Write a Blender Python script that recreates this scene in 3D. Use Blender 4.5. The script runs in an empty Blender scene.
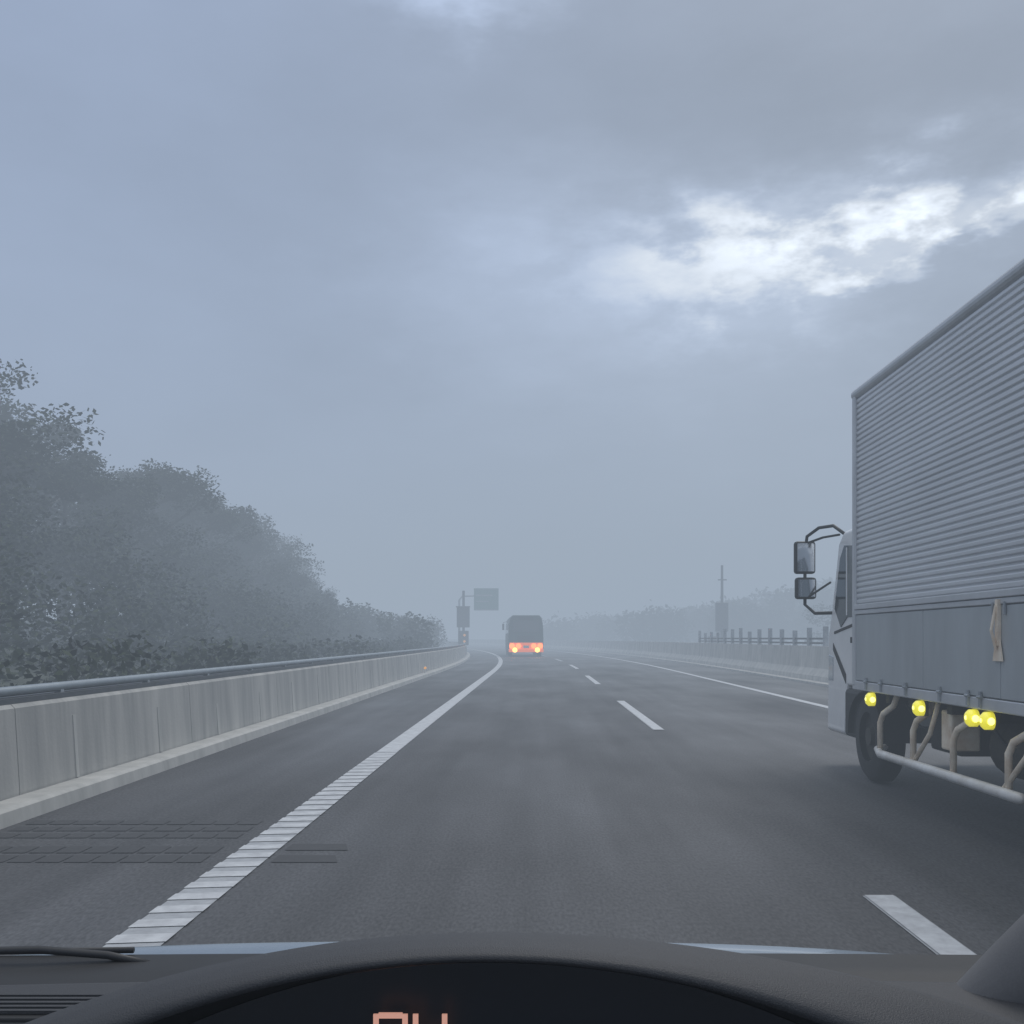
import bpy, bmesh, math, random
import numpy as np
from mathutils import Vector, Matrix
random.seed(7); rng=np.random.default_rng(11)
S=bpy.context.scene
S.view_settings.view_transform='Standard'; S.view_settings.look='None'; S.view_settings.exposure=0
COL=S.collection

# ------------------------------------------------------------------ materials
def mat(name,col,rough=.6,metal=0.,nscale=0,namt=0.,col2=None,bump=0.,bscale=None,emit=None,estr=0.,stretch=(1,1,1),spec=.5,coat=0.,detail=4):
    m=bpy.data.materials.new(name); m.use_nodes=True; nt=m.node_tree; N=nt.nodes; L=nt.links
    b=N['Principled BSDF']; b.inputs['Base Color'].default_value=(*col,1); b.inputs['Roughness'].default_value=rough
    b.inputs['Metallic'].default_value=metal; b.inputs['Specular IOR Level'].default_value=spec
    b.inputs['Coat Weight'].default_value=coat
    if emit: b.inputs['Emission Color'].default_value=(*emit,1); b.inputs['Emission Strength'].default_value=estr
    if nscale:
        tc=N.new('ShaderNodeTexCoord'); mp=N.new('ShaderNodeMapping'); mp.inputs['Scale'].default_value=stretch
        L.new(tc.outputs['Object'],mp.inputs[0])
        n=N.new('ShaderNodeTexNoise'); n.inputs['Scale'].default_value=nscale; n.inputs['Detail'].default_value=detail; n.inputs['Roughness'].default_value=.65
        L.new(mp.outputs[0],n.inputs[0])
        r=N.new('ShaderNodeValToRGB'); r.color_ramp.elements[0].position=.3; r.color_ramp.elements[1].position=.7
        c2=col2 or tuple(c*(1-namt) for c in col)
        r.color_ramp.elements[0].color=(*c2,1); r.color_ramp.elements[1].color=(*col,1)
        L.new(n.outputs[0],r.inputs[0]); L.new(r.outputs[0],b.inputs['Base Color'])
        if bump:
            n2=N.new('ShaderNodeTexNoise'); n2.inputs['Scale'].default_value=bscale or nscale; n2.inputs['Detail'].default_value=3
            L.new(tc.outputs['Object'],n2.inputs[0])
            bp=N.new('ShaderNodeBump'); bp.inputs['Strength'].default_value=bump; bp.inputs['Distance'].default_value=.01
            L.new(n2.outputs[0],bp.inputs['Height']); L.new(bp.outputs[0],b.inputs['Normal'])
    return m

def asphalt():
    m=bpy.data.materials.new('asphalt'); m.use_nodes=True; nt=m.node_tree; N=nt.nodes; L=nt.links
    b=N['Principled BSDF']; tc=N.new('ShaderNodeTexCoord')
    def noise(scale,st,det=5):
        mp=N.new('ShaderNodeMapping'); mp.inputs['Scale'].default_value=st; L.new(tc.outputs['Object'],mp.inputs[0])
        n=N.new('ShaderNodeTexNoise'); n.inputs['Scale'].default_value=scale; n.inputs['Detail'].default_value=det; L.new(mp.outputs[0],n.inputs[0]); return n.outputs[0]
    g=noise(60,(1,.35,1),3); s=noise(2.6,(1,.04,1),3); p=noise(.5,(1,.35,1),5)
    def mr(o,a,bb,f0=.3,f1=.7):
        r=N.new('ShaderNodeMapRange'); r.inputs[1].default_value=f0; r.inputs[2].default_value=f1; r.inputs[3].default_value=a; r.inputs[4].default_value=bb; L.new(o,r.inputs[0]); return r.outputs[0]
    def mul(a,c):
        q=N.new('ShaderNodeMath'); q.operation='MULTIPLY'; L.new(a,q.inputs[0]); L.new(c,q.inputs[1]); return q.outputs[0]
    f=mul(mul(mr(g,.65,1.35),mr(s,.72,1.18)),mr(p,.68,1.2))
    vm=N.new('ShaderNodeVectorMath'); vm.operation='SCALE'; vm.inputs[0].default_value=(.068,.069,.074); L.new(f,vm.inputs['Scale'])
    L.new(vm.outputs[0],b.inputs['Base Color'])
    L.new(mr(p,.80,.52),b.inputs['Roughness']); b.inputs['Specular IOR Level'].default_value=.35
    bp=N.new('ShaderNodeBump'); bp.inputs['Strength'].default_value=.35; bp.inputs['Distance'].default_value=.008; L.new(g,bp.inputs['Height']); L.new(bp.outputs[0],b.inputs['Normal'])
    return m

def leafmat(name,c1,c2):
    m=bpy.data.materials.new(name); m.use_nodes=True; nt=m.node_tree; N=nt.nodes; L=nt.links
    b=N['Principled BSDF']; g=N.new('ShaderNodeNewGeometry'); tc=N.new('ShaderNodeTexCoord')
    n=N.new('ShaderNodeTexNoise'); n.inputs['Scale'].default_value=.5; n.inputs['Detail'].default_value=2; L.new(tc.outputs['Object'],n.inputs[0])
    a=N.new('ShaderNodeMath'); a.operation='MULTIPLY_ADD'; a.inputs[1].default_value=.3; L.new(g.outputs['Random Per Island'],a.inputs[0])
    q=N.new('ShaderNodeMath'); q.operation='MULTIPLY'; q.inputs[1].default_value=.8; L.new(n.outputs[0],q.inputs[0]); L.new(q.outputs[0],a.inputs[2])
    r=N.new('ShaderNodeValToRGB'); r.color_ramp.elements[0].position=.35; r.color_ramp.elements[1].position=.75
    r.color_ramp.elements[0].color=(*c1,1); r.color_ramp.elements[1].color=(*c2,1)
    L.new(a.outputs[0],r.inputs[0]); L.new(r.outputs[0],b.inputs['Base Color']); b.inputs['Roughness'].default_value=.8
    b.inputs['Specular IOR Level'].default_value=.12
    return m

M=dict(
 asphalt=asphalt(),
 paint=mat('road_paint',(.60,.62,.64),.6,nscale=9,col2=(.40,.41,.43)),
 paintdim=mat('road_paint_dim',(.42,.44,.46),.6,nscale=12,col2=(.30,.31,.33)),
 patch=mat('asphalt_dark',(.042,.043,.047),.75,nscale=20,namt=.25),
 conc=mat('concrete_wall',(.50,.49,.46),.85,nscale=1.4,col2=(.30,.30,.29),stretch=(1,2.2,.25),bump=.2,bscale=30),
 conc2=mat('concrete_pale',(.56,.55,.52),.85,nscale=2.5,col2=(.38,.38,.36),stretch=(1,1,.3)),
 grass=mat('verge_grass',(.045,.055,.032),.9,nscale=1.5,col2=(.025,.032,.018)),
 steel=mat('galvanised_steel',(.42,.45,.48),.5,.4,nscale=5,namt=.3),
 darksteel=mat('dark_steel',(.10,.11,.12),.5,.3,nscale=5,namt=.3),
 rail=mat('rail_steel',(.30,.34,.37),.4,.4,nscale=5,namt=.2),
 alu=mat('corrugated_aluminium',(.70,.715,.74),.34,.35,nscale=1.2,namt=.16,stretch=(1,.5,2)),
 alu2=mat('aluminium_frame',(.60,.615,.64),.40,.3,nscale=2,namt=.2),
 gate=mat('side_gate_panel',(.46,.49,.51),.4,.25,nscale=1.5,namt=.22,stretch=(1,1,.3)),
 guard=mat('guard_pipe',(.78,.78,.77),.45,.1,nscale=4,col2=(.55,.52,.48)),
 white=mat('white_paint',(.80,.80,.80),.3,nscale=3,namt=.12,coat=.4),
 cream=mat('cream_tube_paint',(.90,.80,.66),.5,nscale=8,col2=(.66,.50,.36)),
 rubber=mat('tyre_rubber',(.022,.022,.024),.8,nscale=8,namt=.3),
 black=mat('black_plastic',(.018,.019,.021),.6,nscale=8,namt=.3),
 chassis=mat('chassis_dirty',(.05,.046,.04),.8,nscale=5,namt=.5),
 glass=mat('tinted_glass',(.03,.04,.05),.08,spec=.8),
 mirror=mat('mirror_glass',(.55,.6,.66),.08,1.),
 yellow=mat('marker_lamp_lens',(.85,.75,.08),.15,emit=(.92,.84,.03),estr=.72,coat=1.),
 yellowhot=mat('marker_lamp_highlight',(1,.95,.4),.3,emit=(1,1,.25),estr=1.8),  # bright spot on the lens: a highlight painted as emission
 red=mat('tail_lamp_lens',(.8,.05,.02),.3,emit=(1,.20,.03),estr=3.5),
 amber=mat('amber_lamp_lens',(.9,.4,.05),.3,emit=(1,.55,.08),estr=6.),
 amberdim=mat('amber_reflector',(.9,.4,.05),.3,emit=(1,.45,.1),estr=.6),
 busbody=mat('bus_body_green',(.025,.065,.060),.4,nscale=2,namt=.2),
 busredglow=mat('bus_orange_lampglow',(.8,.16,.04),.4,nscale=2,namt=.2,emit=(1,.18,.02),estr=.9),  # orange body paint, with tail lamp glow added as emission
 signg=mat('sign_green',(.09,.26,.22),.5,nscale=2,namt=.1),
 bark=mat('bark',(.06,.05,.04),.9,nscale=6,namt=.4),
 leaf=leafmat('foliage',(.006,.010,.006),(.052,.068,.034)),
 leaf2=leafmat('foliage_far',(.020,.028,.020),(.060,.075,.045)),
 dash=mat('dashboard_plastic',(.043,.045,.051),.6,nscale=900,namt=.25,bump=.25,bscale=900,detail=2),
 dashlip=mat('dashboard_lip',(.024,.025,.029),.5,nscale=600,namt=.2,detail=2),
 navy=mat('instrument_panel',(.006,.010,.022),.35,nscale=20,namt=.2),
 digit=mat('display_digit',(.5,.3,.25),.5,emit=(.95,.48,.36),estr=.5),
 pillar=mat('pillar_trim',(.13,.132,.14),.8,nscale=500,namt=.15,detail=2),
 bonnet=mat('bonnet_paint',(.22,.27,.32),.25,.3,coat=1.,nscale=30,namt=.08),
)

# ------------------------------------------------------------------ helpers
def empty(name,loc=(0,0,0),rz=0):
    o=bpy.data.objects.new(name,None); COL.objects.link(o); o.location=loc; o.rotation_euler[2]=rz; return o
def mesh(name,V,F,m,parent=None,smooth=False,bevel=0,seg=2):
    me=bpy.data.meshes.new(name); me.from_pydata([tuple(v) for v in V],[],F); me.update()
    bm=bmesh.new(); bm.from_mesh(me); bmesh.ops.recalc_face_normals(bm,faces=bm.faces); bm.to_mesh(me); bm.free()
    ms=m if isinstance(m,list) else [m]
    for k in ms: me.materials.append(M[k])
    if smooth: me.polygons.foreach_set('use_smooth',[True]*len(me.polygons))
    o=bpy.data.objects.new(name,me); COL.objects.link(o)
    if parent: o.parent=parent
    if bevel:
        md=o.modifiers.new('b','BEVEL'); md.width=bevel; md.segments=seg; md.limit_method='ANGLE'
    return o
def bx(a,b):
    x0,y0,z0=a;x1,y1,z1=b
    V=[(x0,y0,z0),(x1,y0,z0),(x1,y1,z0),(x0,y1,z0),(x0,y0,z1),(x1,y0,z1),(x1,y1,z1),(x0,y1,z1)]
    F=[(0,3,2,1),(4,5,6,7),(0,1,5,4),(1,2,6,5),(2,3,7,6),(3,0,4,7)]
    return V,F
def join(parts):
    V=[];F=[]
    for v,f in parts:
        k=len(V); V+=list(v); F+=[tuple(i+k for i in q) for q in f]
    return V,F
def box(name,a,b,m,parent=None,bevel=0):
    V,F=bx(a,b); return mesh(name,V,F,m,parent,bevel=bevel)
def tube(pts,rad,n=8,cap=True):
    pts=[Vector(p) for p in pts]; rads=rad if isinstance(rad,(list,tuple)) else [rad]*len(pts)
    V=[];F=[]
    prev=None
    for i,p in enumerate(pts):
        t=(pts[min(i+1,len(pts)-1)]-pts[max(i-1,0)]).normalized()
        if prev is None:
            a=Vector((0,0,1)) if abs(t.z)<.9 else Vector((1,0,0)); u=t.cross(a).normalized()
        else: u=(prev-t*prev.dot(t)).normalized()
        prev=u; w=t.cross(u)
        for k in range(n):
            an=2*math.pi*k/n; V.append(p+(u*math.cos(an)+w*math.sin(an))*rads[i])
    for i in range(len(pts)-1):
        for k in range(n):
            k2=(k+1)%n; F.append((i*n+k,i*n+k2,(i+1)*n+k2,(i+1)*n+k))
    if cap:
        F.append(tuple(range(n))[::-1]); F.append(tuple((len(pts)-1)*n+k for k in range(n)))
    return V,F
def grid(rows):
    n=len(rows[0]); V=[p for r in rows for p in r]; F=[]
    for i in range(len(rows)-1):
        for j in range(n-1): F.append((i*n+j,i*n+j+1,(i+1)*n+j+1,(i+1)*n+j))
    return V,F
def off(y):
    if y<40: return 0.
    if y<220: return -.0009*(y-40)**2
    return -.0009*180**2-.324*(y-220)
def ysamp(a,b,st=4):
    n=max(1,int(math.ceil((b-a)/st))); return [a+(b-a)*i/n for i in range(n+1)]
def strip(x0,x1,z,a,b,st=4):
    return grid([[(x0+off(y),y,z),(x1+off(y),y,z)] for y in ysamp(a,b,st)])
def prism_strip(prof,a,b,st=4):
    ys=ysamp(a,b,st); n=len(prof); V=[];F=[]
    for y in ys: V+=[(x+off(y),y,z) for x,z in prof]
    for i in range(len(ys)-1):
        for k in range(n):
            k2=(k+1)%n; F.append((i*n+k,i*n+k2,(i+1)*n+k2,(i+1)*n+k))
    F.append(tuple(range(n))); F.append(tuple((len(ys)-1)*n+k for k in range(n))[::-1])
    return V,F

# ------------------------------------------------------------------ world
W=bpy.data.worlds.new('World'); S.world=W; W.use_nodes=True; nt=W.node_tree; N=nt.nodes; L=nt.links; N.clear()
SUN_EL,SUN_AZ=math.radians(48),math.radians(25)
out=N.new('ShaderNodeOutputWorld'); mix=N.new('ShaderNodeMixShader'); bg1=N.new('ShaderNodeBackground'); bg2=N.new('ShaderNodeBackground')
sky=N.new('ShaderNodeTexSky'); sky.sky_type='NISHITA'; sky.sun_disc=False; sky.sun_elevation=SUN_EL; sky.sun_rotation=SUN_AZ
L.new(sky.outputs[0],bg1.inputs[0]); bg1.inputs[1].default_value=.08
def math_(op,a,b=None,c=None):
    q=N.new('ShaderNodeMath'); q.operation=op
    for i,v in enumerate((a,b,c)):
        if v is None: continue
        if isinstance(v,(int,float)): q.inputs[i].default_value=v
        else: L.new(v,q.inputs[i])
    return q.outputs[0]
tc=N.new('ShaderNodeTexCoord'); D=tc.outputs['Generated']
def wnoise(scale,stretch=(1,1,2.5),det=6,rough=.6,offs=(0,0,0)):
    mp=N.new('ShaderNodeMapping'); mp.inputs['Scale'].default_value=stretch; mp.inputs['Location'].default_value=offs
    L.new(D,mp.inputs[0]); n=N.new('ShaderNodeTexNoise'); n.inputs['Scale'].default_value=scale; n.inputs['Detail'].default_value=det; n.inputs['Roughness'].default_value=rough
    L.new(mp.outputs[0],n.inputs[0]); return n.outputs[0]
sp=N.new('ShaderNodeSeparateXYZ'); L.new(D,sp.inputs[0])
n1=wnoise(6,det=5,rough=.6); n2=wnoise(6,det=5,rough=.6,offs=(5,3,1)); n3=wnoise(2.0,(1,1,1.6),3,.5,(2,7,1)); n4=wnoise(10,(1,1,2.0),5,.58,(9,1,4))
az0=math_('ARCTAN2',sp.outputs[0],sp.outputs[1])
az=math_('ADD',az0,math_('MULTIPLY',math_('SUBTRACT',n1,.5),.22))
el=math_('ADD',math_('ARCSINE',sp.outputs[2]),math_('MULTIPLY',math_('SUBTRACT',n2,.5),.16))
def blob(a0,e0,sa,se,amp):
    p=math_('POWER',math_('ABSOLUTE',math_('DIVIDE',math_('SUBTRACT',az,a0),sa)),2.)
    q=math_('POWER',math_('ABSOLUTE',math_('DIVIDE',math_('SUBTRACT',el,e0),se)),2.)
    return math_('MULTIPLY',math_('EXPONENT',math_('MULTIPLY',math_('ADD',p,q),-1.)),amp)
def mrange(o,a,b,c,d,smooth=True):
    r=N.new('ShaderNodeMapRange'); r.interpolation_type='SMOOTHSTEP' if smooth else 'LINEAR'
    for i,v in enumerate((a,b,c,d)): r.inputs[i+1].default_value=v
    L.new(o,r.inputs[0]); return r.outputs[0]
ragged=mrange(n4,.40,.58,.35,1.2)
edge=mrange(math_('SUBTRACT',el,math_('ADD',math_('MULTIPLY',az0,.16),.278)),-.006,.010,.10,1.)
br=math_('MULTIPLY',math_('MULTIPLY',blob(.42,.358,.26,.032,2.5),ragged),edge)
br=math_('ADD',br,math_('MULTIPLY',blob(.18,.325,.10,.045,.85),ragged))
soft=math_('ADD',blob(-.04,.33,.12,.09,.32),blob(.17,.30,.18,.10,.32))
soft=math_('ADD',soft,blob(-.07,.58,.07,.03,.8))
dark=math_('ADD',blob(.38,.26,.16,.05,-.18),blob(.28,.47,.30,.05,-.14))
lum=math_('ADD',math_('ADD',br,soft),dark)
lum=math_('ADD',lum,mrange(n3,.3,.7,.92,1.10))
lum=math_('ADD',lum,math_('MULTIPLY',math_('SUBTRACT',n4,.5),.18))
zen=mrange(sp.outputs[2],.54,.95,1.,2.8)
lum=math_('MULTIPLY',lum,zen)
cm=N.new('ShaderNodeMix'); cm.data_type='RGBA'; cm.inputs[6].default_value=(.325,.405,.580,1); cm.inputs[7].default_value=(.365,.425,.535,1)
L.new(mrange(az0,-.5,.35,0,1),cm.inputs[0])
cb=N.new('ShaderNodeMix'); cb.data_type='RGBA'; cb.inputs[7].default_value=(.43,.46,.50,1); L.new(cm.outputs[2],cb.inputs[6]); L.new(mrange(br,.2,1.2,0,1),cb.inputs[0])
cz=N.new('ShaderNodeMix'); cz.data_type='RGBA'; cz.inputs[7].default_value=(.45,.46,.475,1); L.new(cb.outputs[2],cz.inputs[6]); L.new(mrange(sp.outputs[2],.54,.8,0,1),cz.inputs[0])
vm=N.new('ShaderNodeVectorMath'); vm.operation='SCALE'; L.new(cz.outputs[2],vm.inputs[0]); L.new(lum,vm.inputs['Scale'])
L.new(vm.outputs[0],bg2.inputs[0]); bg2.inputs[1].default_value=1.
mix.inputs[0].default_value=.92; L.new(bg1.outputs[0],mix.inputs[1]); L.new(bg2.outputs[0],mix.inputs[2]); L.new(mix.outputs[0],out.inputs[0])
W.cycles.sampling_method='MANUAL'; W.cycles.sample_map_resolution=256

sl=bpy.data.lights.new('sun','SUN'); sl.energy=1.1; sl.angle=math.radians(25); sl.color=(1,.97,.93)
so=bpy.data.objects.new('sun',sl); COL.objects.link(so)
d=Vector((math.sin(SUN_AZ)*math.cos(SUN_EL),math.cos(SUN_AZ)*math.cos(SUN_EL),math.sin(SUN_EL)))
so.rotation_euler=d.to_track_quat('Z','Y').to_euler(); so.location=d*50

# fog bank: homogeneous volume, absorption plus added emission standing in for scattered light
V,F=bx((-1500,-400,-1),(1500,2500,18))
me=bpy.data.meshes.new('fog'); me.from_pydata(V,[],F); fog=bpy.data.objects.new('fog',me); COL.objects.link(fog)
fm=bpy.data.materials.new('fog'); fm.use_nodes=True; nt=fm.node_tree; nt.nodes.clear()
o=nt.nodes.new('ShaderNodeOutputMaterial'); ab=nt.nodes.new('ShaderNodeVolumeAbsorption'); em=nt.nodes.new('ShaderNodeEmission'); ad=nt.nodes.new('ShaderNodeAddShader')
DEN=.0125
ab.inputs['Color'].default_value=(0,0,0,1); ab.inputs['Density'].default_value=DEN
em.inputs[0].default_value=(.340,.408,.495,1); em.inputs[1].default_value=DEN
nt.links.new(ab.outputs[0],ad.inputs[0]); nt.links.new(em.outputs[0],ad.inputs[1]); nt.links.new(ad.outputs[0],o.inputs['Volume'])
try: fm.cycles.homogeneous_volume=True
except Exception: pass
try: fm.cycles.emission_sampling='NONE'
except Exception: pass
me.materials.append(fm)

# ------------------------------------------------------------------ ground & road
mesh('ground',[(-1400,-300,-.03),(1400,-300,-.03),(1400,2300,-.03),(-1400,2300,-.03)],[(0,1,2,3)],'grass')
V,F=strip(-3.9,9.0,0,-25,420); mesh('road',V,F,'asphalt')
V,F=strip(9.4,21,0,-25,420); mesh('road',V,F,'asphalt')
parts=[strip(-1.893,-1.647,.004,-20,400,2),strip(5.55,5.75,.004,-20,400,4),strip(10.2,10.4,.004,-20,400,4),strip(18,18.2,.004,-20,400,4)]
for a,b in [(-14.8,-7.9),(-.3,5.35),(15,21.9),(29.8,36.6),(44.6,51.4),(59.4,66.2),(74.2,81),(89,96),(104,111)]:
    parts.append(strip(1.70,1.87,.004,a,b,2))
for k in range(12): parts.append(strip(14.1,14.26,.004,k*15-10,k*15-3,2))
V,F=join(parts); lane=mesh('lane_marking',V,F,'paintdim')
parts=[]
y=2.0
while y<12:
    w=.13+max(0,(y-6))*.018
    parts.append(grid([[(-1.898,y,.008),(-1.642,y+.03,.008)],[(-1.898,y+w,.008),(-1.642,y+w+.03,.008)]])); y+=.25
parts.append(strip(-1.890,-1.650,.008,12.05,400,2))
V,F=join(parts); mesh('left_line_marking',V,F,'paint')  # brighter crosswise bars over the dim line, solid further on
parts=[]
for a,b in [(-.3,5.35),(15,21.9),(29.8,36.6),(44.6,51.4)]: parts.append(strip(1.71,1.86,.008,a,b,2))
parts.append(strip(5.56,5.74,.008,-20,400))
V,F=join(parts); mesh('lane_marking',V,F,'paint')
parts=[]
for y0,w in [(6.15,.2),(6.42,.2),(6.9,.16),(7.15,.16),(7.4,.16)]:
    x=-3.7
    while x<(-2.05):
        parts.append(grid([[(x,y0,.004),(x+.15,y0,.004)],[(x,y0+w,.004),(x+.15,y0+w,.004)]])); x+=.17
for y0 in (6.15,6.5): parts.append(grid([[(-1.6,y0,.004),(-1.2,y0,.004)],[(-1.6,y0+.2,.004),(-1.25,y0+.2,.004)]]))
V,F=join(parts); mesh('dark_road_blocks',V,F,'patch')  # rows of small darker blocks laid on the road surface

V,F=prism_strip([(-3.78,-.02),(-3.80,.10),(-3.84,.12),(-4.05,.12),(-4.05,-.02)],-20,400,4); mesh('kerb',V,F,'conc2')
wall=empty('concrete_barrier')
parts=[];pil=[]
y=-20
while y<300:
    parts.append(prism_strip([(-4.06,0),(-4.04,.14),(-4.08,.80),(-4.11,.83),(-4.32,.83),(-4.36,.80),(-4.36,0)],y+.006,y+3.994,2))
    for k in (1.0,3.0):
        wd=random.uniform(.02,.05); tp=random.uniform(.5,.80)
        pil.append(prism_strip([(-4.03,.13),(-4.045-.025*tp/.8,tp),(-4.10,tp),(-4.10,.13)],y+k-wd,y+k+wd,1))
    y+=4
V,F=join(parts); mesh('wall_panels',V,F,'conc',wall)
V,F=join(pil); mesh('wall_ribs',V,F,'conc2',wall)
gr=empty('guard_rail')
ys=ysamp(-20,300,4)
V,F=tube([(-4.2+off(y),y,.925) for y in ys],.04,8); mesh('top_pipe',V,F,'rail',gr,smooth=True)
V,F=prism_strip([(-4.30,.832),(-4.30,.875),(-4.12,.875),(-4.12,.832)],-20,300); mesh('base_beam',V,F,'darksteel',gr)
parts=[]
for y in ysamp(-19,299,2): parts.append(bx((-4.23+off(y),y-.03,.876),(-4.17+off(y),y+.03,.91)))
V,F=join(parts); mesh('posts',V,F,'steel',gr)
wall=empty('median_barrier')
parts=[]
y=-20
while y<300:
    parts.append(prism_strip([(8.4,0),(8.42,.2),(8.58,.42),(8.64,1.1),(8.84,1.1),(8.9,.42),(9.06,.2),(9.08,0)],y+.01,y+5.99,3)); y+=6
V,F=join(parts); mesh('wall_panels',V,F,'conc2',wall)
V,F=prism_strip([(8.05,-.02),(8.05,.06),(8.38,.06),(8.38,-.02)],-20,300); mesh('kerb',V,F,'conc2')
fen=empty('roadside_fence')
parts=[];bars=[]
for y in ysamp(26,62,1.6): parts.append(bx((21.6,y-.07,0),(21.75,y+.07,2.05)))
for z in (.5,.8,1.1,1.4,1.7): bars.append(bx((21.62,25,z),(21.68,62,z+.12)))
V,F=join(parts); mesh('posts',V,F,'conc2',fen)
V,F=join(bars); mesh('rails',V,F,'darksteel',fen)
fen=empty('median_fence')
parts=[];bars=[]
for y in ysamp(31,55,1.9):
    h=random.uniform(1.6,1.78); parts.append(bx((8.68,y-.09,1.1),(8.80,y+.09,h)))
for z in (1.16,1.30): bars.append(bx((8.72,31,z),(8.76,55,z+.06)))
V,F=join(parts); mesh('posts',V,F,'steel',fen)
V,F=join(bars); mesh('rails',V,F,'darksteel',fen)
wall=empty('guard_rail')
V,F=prism_strip([(21.2,.45),(21.2,.8),(21.28,.8),(21.28,.45)],-20,300); mesh('beam',V,F,'steel',wall)
parts=[bx((21.3+off(y),y-.05,0),(21.4+off(y),y+.05,.85)) for y in ysamp(-18,298,3)]
V,F=join(parts); mesh('posts',V,F,'steel',wall)

rows=[]
for y in ysamp(-60,420,8):
    r=[]
    for i,(dx,z) in enumerate([(4.5,-.02),(6,.1),(9,.5),(14,1.1),(22,2.0),(40,3.0),(90,4.5),(300,6)]):
        f=1 if y<60 else max(0,1-(y-60)/50)
        r.append((-dx+off(y)*(.8 if i<5 else 0),y,(z*f-.02)+ (rng.uniform(-.15,.15)*f if i>1 else 0)))
    rows.append(r)
V,F=grid(rows); mesh('hillside',V,F,'grass',smooth=True)

# ------------------------------------------------------------------ foliage
def leaves(cl,per,size):
    allq=[]
    for (c,r) in cl:
        n=int(per*max(.3,(r[0]*r[1]*r[2])**(2/3)))
        dv=rng.normal(size=(n,3)); dv/=np.linalg.norm(dv,axis=1)[:,None]
        rad=rng.uniform(.35,1.0,size=(n,1))**.6*(1+rng.normal(0,.13,size=(n,1)))
        p=np.array(c)+dv*rad*np.array(r)
        a=rng.normal(size=(n,3)); a[:,2]*=.6; a/=np.linalg.norm(a,axis=1)[:,None]
        b=np.cross(a,rng.normal(size=(n,3))); b/=np.linalg.norm(b,axis=1)[:,None]
        s=size*rng.uniform(.6,1.5,size=(n,1))
        allq.append(np.stack([p-a*s,p-b*s*.55,p+a*s,p+b*s*.55],axis=1))
    q=np.concatenate(allq); return q.reshape(-1,3)
def treemesh(name,H,seed):
    rd=random.Random(seed)
    parts=[]; cl=[]
    lean=Vector((rd.uniform(-.3,.3),rd.uniform(-.3,.3),0))
    tr=[Vector((0,0,-.4)),Vector((0,0,H*.3))+lean*.4,Vector((0,0,H*.6))+lean*.8,Vector((0,0,H*.9))+lean]
    parts.append(tube(tr,[H*.028,H*.021,H*.013,H*.004],7))
    for i in range(17):
        t=rd.uniform(.18,.92); an=i*2.4+rd.uniform(-.4,.4)
        base=Vector((0,0,H*t))+lean*t
        ln=H*(.36-.24*abs(t-.5))*rd.uniform(.7,1.15)*(1 if t<.8 else .6)
        tip=base+Vector((math.cos(an)*ln,math.sin(an)*ln,ln*rd.uniform(.2,.7)))
        mid=base.lerp(tip,.5)+Vector((0,0,-.05*ln))
        parts.append(tube([base,mid,tip],[H*.010,H*.007,H*.002],5))
        for s in range(3):
            p=base.lerp(tip,rd.uniform(.45,1.12)); r=H*rd.uniform(.05,.12)
            cl.append(((p.x+rd.uniform(-.5,.5),p.y+rd.uniform(-.5,.5),min(p.z+rd.uniform(-.3,.3),H*.92)),(r,r,r*rd.uniform(.6,.85))))
    cl.append(((lean.x,lean.y,H*.93),(H*.06,H*.06,H*.07)))
    V,F=join(parts); nb=len(V); nf=len(F)
    q=leaves(cl,430,.072); n=len(q)//4
    V=V+[tuple(p) for p in q]; F=F+[(nb+4*i,nb+4*i+1,nb+4*i+2,nb+4*i+3) for i in range(n)]
    me=bpy.data.meshes.new(name); me.from_pydata([tuple(v) for v in V],[],F)
    me.materials.append(M['bark']); me.materials.append(M['leaf'])
    me.polygons.foreach_set('material_index',[0]*nf+[1]*n); me.update()
    return me
TM=[treemesh('tree_mesh',8.,s) for s in range(6)]
skyl=[(-400,300),(-100,340),(0,368),(14,392),(30,420),(60,428),(110,440),(150,464),(200,482),(235,508),(270,548),(310,580),(340,610),(400,622),(450,628)]
def skyline(px): return float(np.interp(px,[a for a,_ in skyl],[b for _,b in skyl]))
def toph(x,y): return 1.35+(638-skyline(537+1024*x/y))/1024*y
for i in range(52):
    y=20+i*1.5 + random.uniform(-.6,.6)
    row=i%3
    x=-(17.0+row*2.6)+off(y)*.7+random.uniform(-1.0,1.0)
    px=537+1024*x/y
    if px>345: continue
    H=toph(x,y)*random.uniform(.82,1.05)
    z0=1.5+.3*row if y<60 else .4
    H=min(H,17)
    o=bpy.data.objects.new('tree',random.choice(TM)); COL.objects.link(o)
    o.location=(x,y,z0); s=max(.25,(H-z0)/8.); o.scale=(s*1.1,s*1.1,s); o.rotation_euler[2]=random.uniform(0,6.28)
def mass(name,cl,per,size,m):
    q=leaves(cl,per,size); n=len(q)//4
    me=bpy.data.meshes.new(name); me.from_pydata([tuple(p) for p in q],[],[(4*i,4*i+1,4*i+2,4*i+3) for i in range(n)])
    me.materials.append(M[m]); o=bpy.data.objects.new(name,me); COL.objects.link(o); return o
cl=[]
for i in range(250):
    y=random.uniform(13,72); x=-random.uniform(10,16.5)+off(y)
    t=min(toph(x,y)*.85,1.1+(-x-9)*.6)*random.uniform(.75,1.2)
    if t<1.0: t=1.0
    r=random.uniform(.7,1.4); cl.append(((x,y,t-r*.6),(r,r,r*.8)))
    if t>2.4: cl.append(((x,y,t-r*.6-1.2),(r,r,r)))
    if i%2==0: cl.append(((-random.uniform(6.3,10)+off(y),y,.7+random.uniform(-.15,.25)),(.8,.8,.5)))
mass('bushes',cl,250,.072,'leaf')
cl=[]
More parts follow.
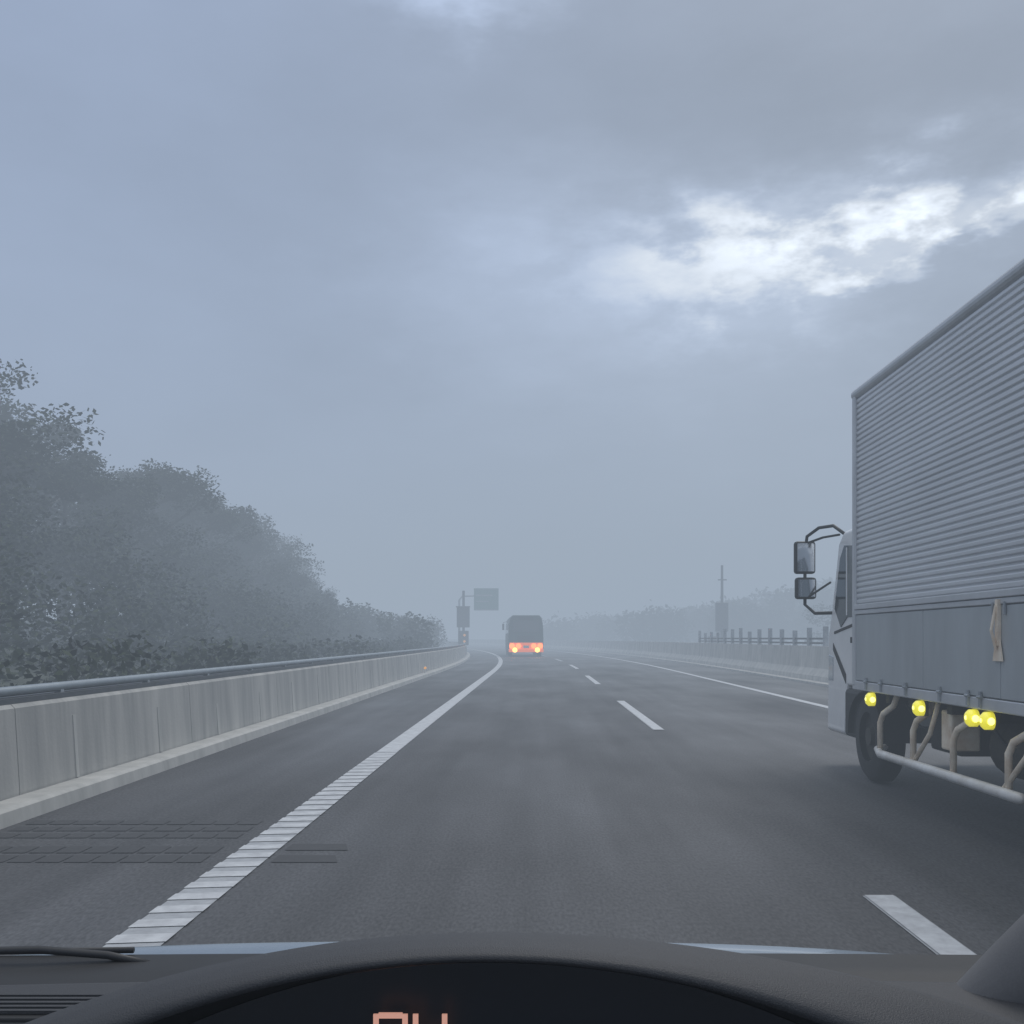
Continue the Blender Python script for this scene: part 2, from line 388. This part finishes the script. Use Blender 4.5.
for i in range(90):
    y=random.uniform(60,125); x=-random.uniform(6.5,15)+off(y)
    t=max(.9,min(toph(x,y)*random.uniform(.8,1.25),4.0)); r=random.uniform(.5,1.0); cl.append(((x,y,t-r*.6),(r,r,r*.9))); cl.append(((x,y,t-r-.6),(r*1.2,r*1.2,r)))
mass('bushes',cl,170,.13,'leaf')
cl=[]
for i in range(190):
    y=random.uniform(130,205); x=random.uniform(0,70)+(y-95)*.06+(4 if y>150 else 14)+off(y)*.5
    px=537+1024*x/y
    t=1.35+np.interp(px,[560,620,700,760,840,900],[10,26,32,46,58,70])/1024*y*random.uniform(.55,1.05)
    r=random.uniform(1.6,3.0); cl.append(((x,y,t-r*.7),(r,r,r*.8))); cl.append(((x,y,max(.5,t*.45)),(r*1.2,r*1.2,r*1.2)))
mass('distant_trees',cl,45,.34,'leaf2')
cl=[]
for i in range(50):
    y=random.uniform(60,100); x=random.uniform(25,34)
    t=random.uniform(1.8,3.2)+ .02*y; r=random.uniform(.8,1.6); cl.append(((x,y,t-r*.7),(r,r,r*.8))); cl.append(((x,y,.7),(r,r,r)))
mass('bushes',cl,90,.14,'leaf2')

# ------------------------------------------------------------------ far street furniture
def delineator(x,y):
    p=empty('delineator',(x,y,.12))
    V,F=tube([(0,0,0),(0,0,.16)],.03,8); mesh('stem',V,F,'white',p)
    V,F=tube([(0,-.05,.18),(0,.03,.18)],.045,12); mesh('reflector',V,F,'amberdim',p)
delineator(-3.93,36)
sg=empty('highway_sign',(-7.9,104,0))
mesh('pole',*tube([(0,0,0),(0,0,5.2),(.3,0,5.6),(3.8,0,5.7)],[.12,.11,.09,.07],10),'steel',sg,smooth=True)
box('sign_board',(1.5,-.16,4.15),(4.0,-.10,6.4),'signg',sg,bevel=.03)
mesh('board_border',*join([bx((1.56,-.172,4.21),(3.94,-.165,4.27)),bx((1.56,-.172,6.28),(3.94,-.165,6.34)),bx((1.7,-.172,5.6),(3.4,-.165,5.75)),bx((1.7,-.172,5.0),(3.0,-.165,5.12))]),'steel',sg)
box('backing_beam',(1.5,-.09,4.6),(4.0,-.03,4.75),'steel',sg)
ps=empty('roadside_signal',(-6.6,92,0))
mesh('pole',*tube([(0,0,0),(0,0,5.6)],.12,10),'darksteel',ps)
box('lower_cabinet',(-.45,-.25,.7),(.45,.25,2.0),'darksteel',ps,bevel=.04)
box('display_head',(-.6,-.2,2.3),(.55,.15,4.1),'darksteel',ps,bevel=.05)
box('display_hood',(-.65,-.45,4.1),(.6,.15,4.2),'darksteel',ps)
mesh('warning_lamp',*join([tube([(.1,-.3,1.6),(.1,-.25,1.6)],.11,12),tube([(.1,-.3,1.05),(.1,-.25,1.05)],.11,12)]),'amberdim',ps)
up=empty('utility_pole',(15.9,88,0))
mesh('pole',*tube([(0,0,0),(0,0,7.6)],[.16,.10],10),'darksteel',up)
box('equipment_box',(-.55,-.3,1.9),(.5,.3,4.4),'darksteel',up,bevel=.05)
mesh('crossarm',*join([bx((-.35,-.05,6.3),(.4,.05,6.4))]),'darksteel',up)
box('cabinet',(-1.2,-.3,0),(-.56,.3,1.5),'darksteel',up,bevel=.04)

# ------------------------------------------------------------------ bus
B=empty('bus',(-.78,73,0),math.radians(3.0))
prof=[(-1.24,.38),(-1.25,1.2),(-1.22,2.2),(-1.12,2.80),(-.95,2.98),(.95,2.98),(1.12,2.80),(1.22,2.2),(1.25,1.2),(1.24,.38)]
V=[];F=[];n=len(prof)
for y,s in ((0,.97),(.12,1.),(10.6,1.),(10.8,.96)): V+=[(x*s,y,z if s==1 else (z-1.6)*.985+1.6) for x,z in prof]
for i in range(3):
    for k in range(n): k2=(k+1)%n; F.append((i*n+k,i*n+k2,(i+1)*n+k2,(i+1)*n+k))
F+= [tuple(range(n)),tuple(3*n+k for k in range(n))]
mesh('body',V,F,'busbody',B,bevel=.03)
box('rear_window',(-.95,-.03,1.75),(.95,-.005,2.6),'glass',B,bevel=.02)
box('destination_panel',(-.5,-.03,2.66),(.5,-.005,2.86),'black',B)
box('lower_rear_panel',(-1.19,-.05,.42),(1.19,-.006,1.02),'busredglow',B,bevel=.02)
box('bumper',(-1.24,-.14,.34),(1.24,-.052,.56),'busredglow',B,bevel=.03)
box('engine_grille',(-.6,-.03,1.10),(.6,-.005,1.5),'black',B)
box('number_plate',(-.2,-.16,.62),(.2,-.06,.82),'white',B)
mesh('tail_lamps',*join([tube([(s*1.0,-.11,.78),(s*1.0,-.055,.78)],.20,16) for s in (-1,1)]+[tube([(s*.55,-.11,.78),(s*.55,-.055,.78)],.19,16) for s in (-1,1)]),'red',B)
mesh('indicator_lamps',*join([tube([(s*.80,-.17,.50),(s*.80,-.145,.50)],.17,14) for s in (-1,1)]),'amber',B)
mesh('side_windows',*join([bx((s*1.235-.012,.9+k*1.6,1.7),(s*1.235+.012,2.3+k*1.6,2.45)) for s in (-1,1) for k in range(6)]),'glass',B)
mesh('wheels',*join([tube([(s*1.22,y,.48),(s*.92,y,.48)],.48,20) for s in (-1,1) for y in (2.6,8.6)]),'rubber',B)
mesh('mirrors',*join([bx((s*1.42-.08,10.6,2.0),(s*1.42+.08,10.7,2.5)) for s in (-1,1)]+[tube([(s*1.1,10.7,2.7),(s*1.42,10.68,2.6),(s*1.42,10.66,2.4)],.02,6) for s in (-1,1)]),'black',B)

# ------------------------------------------------------------------ truck
T=empty('truck')
X0,X1=3.0,5.28; YF,YB=9.72,3.3; ZT=3.70
def corr(x,sgn):
    nr=38; z0,z1=1.665,3.60; p=(z1-z0)/nr; zz=[];xx=[]
    for k in range(nr):
        for f,dp in ((0,0),(.12,.0),(.2,.7),(.33,1),(.72,1),(.85,.7),(.93,0)):
            zz.append(z0+(k+f)*p); xx.append(x+sgn*(.001+.014*dp))
    zz.append(z1); xx.append(x+sgn*.003)
    return grid([[(a,YB+.05,b) for a,b in zip(xx,zz)],[(a,YF-.07,b) for a,b in zip(xx,zz)]])
V,F=join([corr(X0+.02,-1),corr(X1-.02,1)]); mesh('corrugated_sides',V,F,'alu',T)
box('body_core',(X0+.024,YB+.02,.95),(X1-.024,YF-.02,ZT-.04),'alu2',T)
mesh('body_frame',*join([bx((x-.03,YF-.09,.9),(x+.03,YF,ZT-.06)) for x in (X0+.018,X1-.018)]+[bx((x-.03,YB,.9),(x+.03,YB+.08,ZT-.06)) for x in (X0+.018,X1-.018)]),'alu2',T,bevel=.012)
mesh('roof_rail',*join([tube([(x,YB,ZT-.05),(x,YF,ZT-.05)],.055,16) for x in (X0+.035,X1-.035)]+[bx((X0+.04,YB,ZT-.06),(X1-.04,YF,ZT))]),'alu2',T,smooth=False)
mesh('mid_rail',*join([bx((X0-.012,YB+.081,1.57),(X0+.03,YF-.092,1.61)),bx((X0-.022,YB+.081,1.614),(X0+.03,YF-.092,1.662))]),'alu2',T,bevel=.006)
g=[]
yy=[YF-.1,7.95,6.62,5.0,YB+.09]
for i in range(len(yy)-1): g.append(bx((X0-.004,yy[i+1]+.004,.955),(X0+.03,yy[i]-.004,1.562)))
for i in range(len(yy)-1): g.append(bx((X1-.03,yy[i+1]+.004,.955),(X1+.004,yy[i]-.004,1.562)))
mesh('side_gates',*join(g),'gate',T,bevel=.005)
mesh('bottom_rail',*join([bx((X0-.008,YB,.865),(X0+.10,YF,.948)),bx((X1-.10,YB,.865),(X1+.008,YF,.948))]),'alu2',T,bevel=.008)
hg=[]
for y in (9.3,8.9,8.3,7.6,7.1,6.9,6.2,5.5,4.6,3.9):
    hg.append(bx((X0-.022,y-.016,.885),(X0-.009,y+.016,.99))); hg.append(tube([(X0-.02,y-.03,.952),(X0-.02,y+.03,.952)],.011,8))
mesh('hinges',*join(hg),'steel',T)
mesh('side_latch',*join([bx((X0-.03,6.605,1.30),(X0-.006,6.645,1.60)),tube([(X0-.03,6.63,1.56),(X0-.06,6.63,1.40),(X0-.03,6.63,1.28)],.010,8),
   ([(X0-.02,6.60,1.34),(X0-.02,6.66,1.34),(X0-.02,6.70,1.20),(X0-.02,6.56,1.20),(X0-.012,6.60,1.34),(X0-.012,6.66,1.34),(X0-.012,6.70,1.20),(X0-.012,6.56,1.20)],[(0,1,2,3),(4,5,6,7),(0,1,5,4),(1,2,6,5),(2,3,7,6),(3,0,4,7)])]),'cream',T)
mesh('latch_keep',*join([bx((X0-.022,6.53,1.50),(X0-.006,6.55,1.585)),bx((X0-.022,6.70,1.50),(X0-.006,6.72,1.585))]),'steel',T,bevel=.003)
box('rear_door',(X0+.05,YB-.03,.95),(X1-.05,YB+.018,ZT-.1),'alu2',T,bevel=.01)
mesh('chassis_rails',*join([bx((3.72,3.4,.62),(3.80,11.0,.84)),bx((4.48,3.4,.62),(4.56,11.0,.84))]+[bx((3.801,y,.66),(4.479,y+.08,.80)) for y in (4,5.5,7,8.3,9.0)]+[bx((X0+.08,y,.78),(X1-.08,y+.09,.864)) for y in (3.6,4.4,5.2,6.0,6.8,7.6,8.4,8.95)]),'chassis',T)
mesh('fuel_tank',*tube([(3.42,6.05,.58),(3.42,7.25,.58)],.22,18),'chassis',T)
box('air_tank_box',(3.3,8.0,.42),(3.7,8.6,.78),'chassis',T,bevel=.03)
box('battery_box',(3.10,7.66,.50),(3.32,7.86,.80),'cream',T,bevel=.015)
mesh('brake_hoses',*join([tube([(3.15,7.2,.8),(3.2,7.0,.62),(3.3,6.7,.6),(3.4,6.5,.75)],.012,6),tube([(3.2,8.9,.8),(3.25,8.7,.6),(3.35,8.4,.55),(3.5,8.2,.6)],.012,6)]),'black',T,smooth=True)
mesh('propshaft',*tube([(4.14,4.6,.5),(4.14,9.6,.62)],.06,10),'chassis',T)
WY=9.62
mesh('axles',*join([tube([(3.2,y,.44),(5.1,y,.44)],.08,10) for y in (4.7,WY)]+[tube([(4.0,4.7,.44),(4.28,4.7,.44)],.2,12)]),'chassis',T)
def wheel(x,y,r=.435,w=.24,name='wheel'):
    pr=[(0,r*.55),(0.01,r*.9),(.045,r),(w-.045,r),(w-.01,r*.9),(w,r*.55)]
    n=40; V=[];F=[]
    for a in range(n):
        t=2*math.pi*a/n
        for (dx,rr) in pr: V.append((x+dx,y+rr*math.cos(t),.005+r+rr*math.sin(t)))
    m=len(pr)
    for a in range(n):
        b=(a+1)%n
        for k in range(m-1): F.append((a*m+k,a*m+k+1,b*m+k+1,b*m+k))
    mesh(name,V,F,'rubber',T,smooth=True)
    mesh('rim',*join([tube([(x+.06,y,.005+r),(x+w-.06,y,.005+r)],r*.56,28),tube([(x+.01,y,.005+r),(x+.08,y,.005+r)],r*.2,16)]),'chassis',T)
wheel(3.10,WY,.42); wheel(4.94,WY,.42); wheel(3.08,4.7); wheel(3.36,4.7); wheel(4.68,4.7); wheel(4.96,4.7)
V=[];F=[]
for a in range(13):
    t=math.radians(-5+a*190/12)
    V+=[(3.07,WY+.50*math.cos(t),.445+.48*math.sin(t)*.82),(3.42,WY+.50*math.cos(t),.445+.48*math.sin(t)*.82)]
for a in range(12): F.append((2*a,2*a+1,2*a+3,2*a+2))
mesh('wheel_arch',V,F,'black',T,smooth=True)
sgp=[tube([(X0+.02,6.36,.345),(X0+.02,6.40,.345),(X0+.02,9.0,.33),(X0+.06,9.2,.35),(X0+.2,9.25,.38)],[.02,.038,.038,.034,.03],12)]
mesh('side_guard_rail',*join(sgp),'guard',T,smooth=True)
hp=[]
for y in (9.1,8.3,7.5,6.62):
    hp.append(tube([(X0+.05,y,.34),(X0+.05,y,.60),(X0+.06,y-.05,.68),(X0+.1,y-.20,.76),(X0+.12,y-.25,.87)],.027,8))
for y in (8.3,6.72): hp.append(tube([(X0+.05,y-.03,.36),(X0+.07,y-.30,.60),(X0+.1,y-.4,.86)],.020,8))
mesh('side_guard_hoops',*join(hp),'cream',T,smooth=True)
lm=[];st=[];hot=[]
for y in (9.18,8.02,7.04,6.80,5.6,4.2):
    lm.append(tube([(X0-.055,y,.80),(X0-.05,y,.80),(X0-.03,y,.80),(X0+.02,y,.80)],[.015,.04,.060,.062],16)); st.append(bx((X0+.021,y-.05,.74),(X0+.05,y+.05,.864)))
    hot.append(tube([(X0-.061,y-.005,.803),(X0-.056,y-.005,.803)],[.008,.016],10))
    hot.append(tube([(X0-.01,y-.070,.80),(X0-.01,y-.060,.80)],[.014,.026],10))
mesh('marker_lamps',*join(lm),'yellow',T,smooth=True); mesh('marker_brackets',*join(st),'chassis',T); mesh('marker_highlights',*join(hot),'yellowhot',T,smooth=True)  # the small hot discs are painted highlights on the lenses
cp=[(9.90,.86),(9.90,2.36),(10.05,2.47),(10.55,2.46),(10.72,2.36),(10.98,1.62),(11.10,1.38),(11.14,.34),(10.52,.34),(10.42,.86)]
def cabsec(x,sc):
    cy,cz=10.4,1.4; return [(x,cy+(y-cy)*sc,cz+(z-cz)*sc) for y,z in cp]
rows=[cabsec(3.155,.965),cabsec(3.20,1.),cabsec(5.08,1.),cabsec(5.125,.965)]
V=[p for r in rows for p in r]; n=len(cp); F=[]
for i in range(3):
    for k in range(n): k2=(k+1)%n; F.append((i*n+k,i*n+k2,(i+1)*n+k2,(i+1)*n+k))
F+=[tuple(range(n)),tuple(3*n+k for k in range(n))]
mesh('cab',V,F,'white',T,bevel=.015)
def slab(poly,x,t,name,m):
    n=len(poly); V=[(x,y,z) for y,z in poly]+[(x+t,y,z) for y,z in poly]; F=[tuple(range(n)),tuple(range(n,2*n))]+[(k,(k+1)%n,n+(k+1)%n,n+k) for k in range(n)]
    return mesh(name,V,F,m,T,bevel=.004)
slab([(10.02,1.56),(10.02,2.26),(10.50,2.30),(10.64,2.18),(10.84,1.66),(10.62,1.46),(10.4,1.56)],3.147,.01,'door_window','glass')
slab([(10.38,1.58),(10.38,2.27),(10.42,2.27),(10.42,1.58)],3.143,.004,'window_bar','white')
slab([(10.0,1.49),(10.02,1.52),(10.86,1.42),(10.86,1.39)],3.149,.008,'door_trim','black')
slab([(9.99,.95),(9.99,2.3),(10.0,2.3),(10.0,.95)],3.150,.006,'door_seam','black')
slab([(10.08,1.30),(10.08,1.36),(10.24,1.36),(10.24,1.30)],3.13,.03,'door_handle','black')
slab([(10.9,.9),(10.9,1.15),(11.05,1.17),(11.07,.9)],3.148,.01,'corner_lamp','mirror')
slab([(10.45,.98),(10.9,1.30),(10.9,1.22),(10.45,.88)],3.149,.008,'side_stripe','black')
box('step_guard',(3.12,9.92,.36),(3.6,10.40,.84),'black',T,bevel=.04)
box('front_bumper',(3.17,10.55,.36),(5.11,11.2,.72),'white',T,bevel=.05)
mesh('windscreen',[(3.3,10.745,2.32),(4.98,10.745,2.32),(4.98,10.99,1.65),(3.3,10.99,1.65)],[(0,1,2,3)],'glass',T)
mesh('roof_visor',*join([bx((3.35,10.5,2.471),(4.93,10.72,2.51))]),'black',T,bevel=.01)
mesh('mirror_arm',*join([tube([(3.2,10.55,2.40),(3.14,10.85,2.54),(3.07,11.15,2.55),(2.98,11.3,2.47),(2.97,11.35,2.3),(2.97,11.35,1.72),(3.04,11.2,1.62),(3.17,11.0,1.62)],.018,8),
   tube([(3.19,10.8,2.44),(3.10,11.1,2.44),(2.99,11.3,2.40)],.013,6),tube([(2.97,11.35,1.78),(3.16,11.02,1.95)],.012,6)]),'black',T,smooth=True)
def mirr(x,z,w,h,nm):
    box(nm,(x-w/2,11.30,z-h/2),(x+w/2,11.40,z+h/2),'black',T,bevel=.03)
    box(nm+'_glass',(x-w/2+.022,11.292,z-h/2+.025),(x+w/2-.022,11.298,z+h/2-.025),'mirror',T)
mirr(2.965,2.24,.23,.36,'main_mirror'); mirr(2.975,1.90,.23,.24,'wide_mirror')

# ------------------------------------------------------------------ own car
C=empty('car')
CX=-.034
def arch(Y,z0,k,dxm=.46,n=49,kl=None):
    r=[]
    for i in range(n):
        dx=dxm*(2*i/(n-1)-1); kk=kl if (kl and dx<0) else k
        r.append((CX+dx,Y,z0-kk*dx*dx))
    return r
outer=[arch(.662,1.1405,.85),arch(.658,1.1435,.82),arch(.662,1.1460,.76),arch(.672,1.1475,.70),arch(.695,1.1465,.58,kl=.64),arch(.72,1.1430,.474,kl=.60),arch(.76,1.131,.43,kl=.60),arch(.82,1.105,.42,kl=.58),arch(.92,1.05,.45,kl=.6),arch(1.0,.985,.5)]
mesh('instrument_hood',*grid(outer),'dash',C,smooth=True)
inner=[arch(.663,1.1400,.85),arch(.70,1.128,.85),arch(.80,1.100,.9)]
mesh('hood_lining',*grid(inner),'dashlip',C,smooth=True)
mesh('instrument_panel',*grid([arch(.80,1.099,.9),[(x,.79,.93) for x,_,_ in arch(.8,1,1)]]),'navy',C)
def digit(x,z,w,h,segs):
    t=.004; y=.775; P=[]
    def s(x0,z0,x1,z1): P.append(bx((x0,y,z0),(x1,y+.002,z1)))
    if 'a' in segs: s(x+t,z+h-t,x+w-t,z+h)
    if 'g' in segs: s(x+t,z+h/2-t/2,x+w-t,z+h/2+t/2)
    if 'd' in segs: s(x+t,z,x+w-t,z+t)
    if 'f' in segs: s(x,z+h/2,x+t,z+h-.001)
    if 'b' in segs: s(x+w-t,z+h/2,x+w,z+h-.001)
    if 'e' in segs: s(x,z,x+t,z+h/2)
    if 'c' in segs: s(x+w-t,z,x+w,z+h/2)
    return join(P)
mesh('speed_digits',*join([digit(-.124,1.022,.026,.044,'abcfgd'),digit(-.094,1.022,.026,.044,'bcfg')]),'digit',C)
rows=[]
for Y,z in ((.55,.86),(.72,.93),(.9,.975),(1.0,.988),(1.085,.990),(1.10,.986),(1.103,.965)):
    rows.append([(x,Y-(.05*abs(x)**2),z-.006*abs(x)) for x in np.linspace(-1.3,.62,40)])
mesh('dashboard_top',*grid(rows),'dash',C,smooth=True)
v=[bx((-.80,Y,.9882),(-.385,Y+.005,.9915)) for Y in (.985,.996,1.007,1.018,1.029)]
mesh('vent_slats',*join(v),'dash',C)
box('vent_recess',(-.81,.976,.960),(-.38,1.042,.9878),'black',C,bevel=.002)
box('light_sensor',(.27,1.02,.980),(.36,1.06,.996),'dashlip',C,bevel=.004)
rows=[]
for Y,z in ((1.06,.95),(1.11,.962),(1.2,.960),(1.27,.9595),(1.285,.94)):
    rows.append([(x,Y-.02*x*x,z-.002*x*x) for x in np.linspace(-1.3,.8,40)])
mesh('cowl',*grid(rows),'black',C,smooth=True)
rows=[]
for Y,z in ((1.22,.91),(1.30,.944),(1.345,.9512),(1.42,.930),(1.6,.868),(2.0,.74),(2.35,.60),(2.5,.40)):
    rows.append([(x-.1,Y-.04*x*x,z-.010*x*x-.09*x**4) for x in np.linspace(-1.0,1.0,40)])
mesh('bonnet',*grid(rows),'bonnet',C,smooth=True)
mesh('wiper',*join([tube([(-.95,1.22,.970),(-.6,1.235,.974),(-.52,1.24,.966),(-.47,1.24,.955)],.005,8),tube([(-.9,1.26,.962),(-.50,1.27,.963)],.004,6)]),'dashlip',C,smooth=True)
pp=[(.40,1.07,.945),(.44,1.07,.955),(.50,1.06,.990),(.55,1.05,1.025),(.60,1.02,1.075),(.67,.92,1.19),(.76,.78,1.34)]
mesh('windscreen_pillar',*tube(pp,[.012,.024,.046,.060,.068,.075,.08],24),'pillar',C,smooth=True)
box('door_card',(.60,.2,.6),(.72,1.0,.96),'pillar',C,bevel=.03)

# ------------------------------------------------------------------ camera
cam=bpy.data.cameras.new('camera'); co=bpy.data.objects.new('camera',cam); COL.objects.link(co)
co.location=(0,0,1.35); co.rotation_euler=(math.radians(90),0,0)
cam.sensor_width=36; cam.lens=36; cam.shift_x=-25/1024; cam.shift_y=126/1024; cam.clip_start=.05; cam.clip_end=5000
S.camera=co
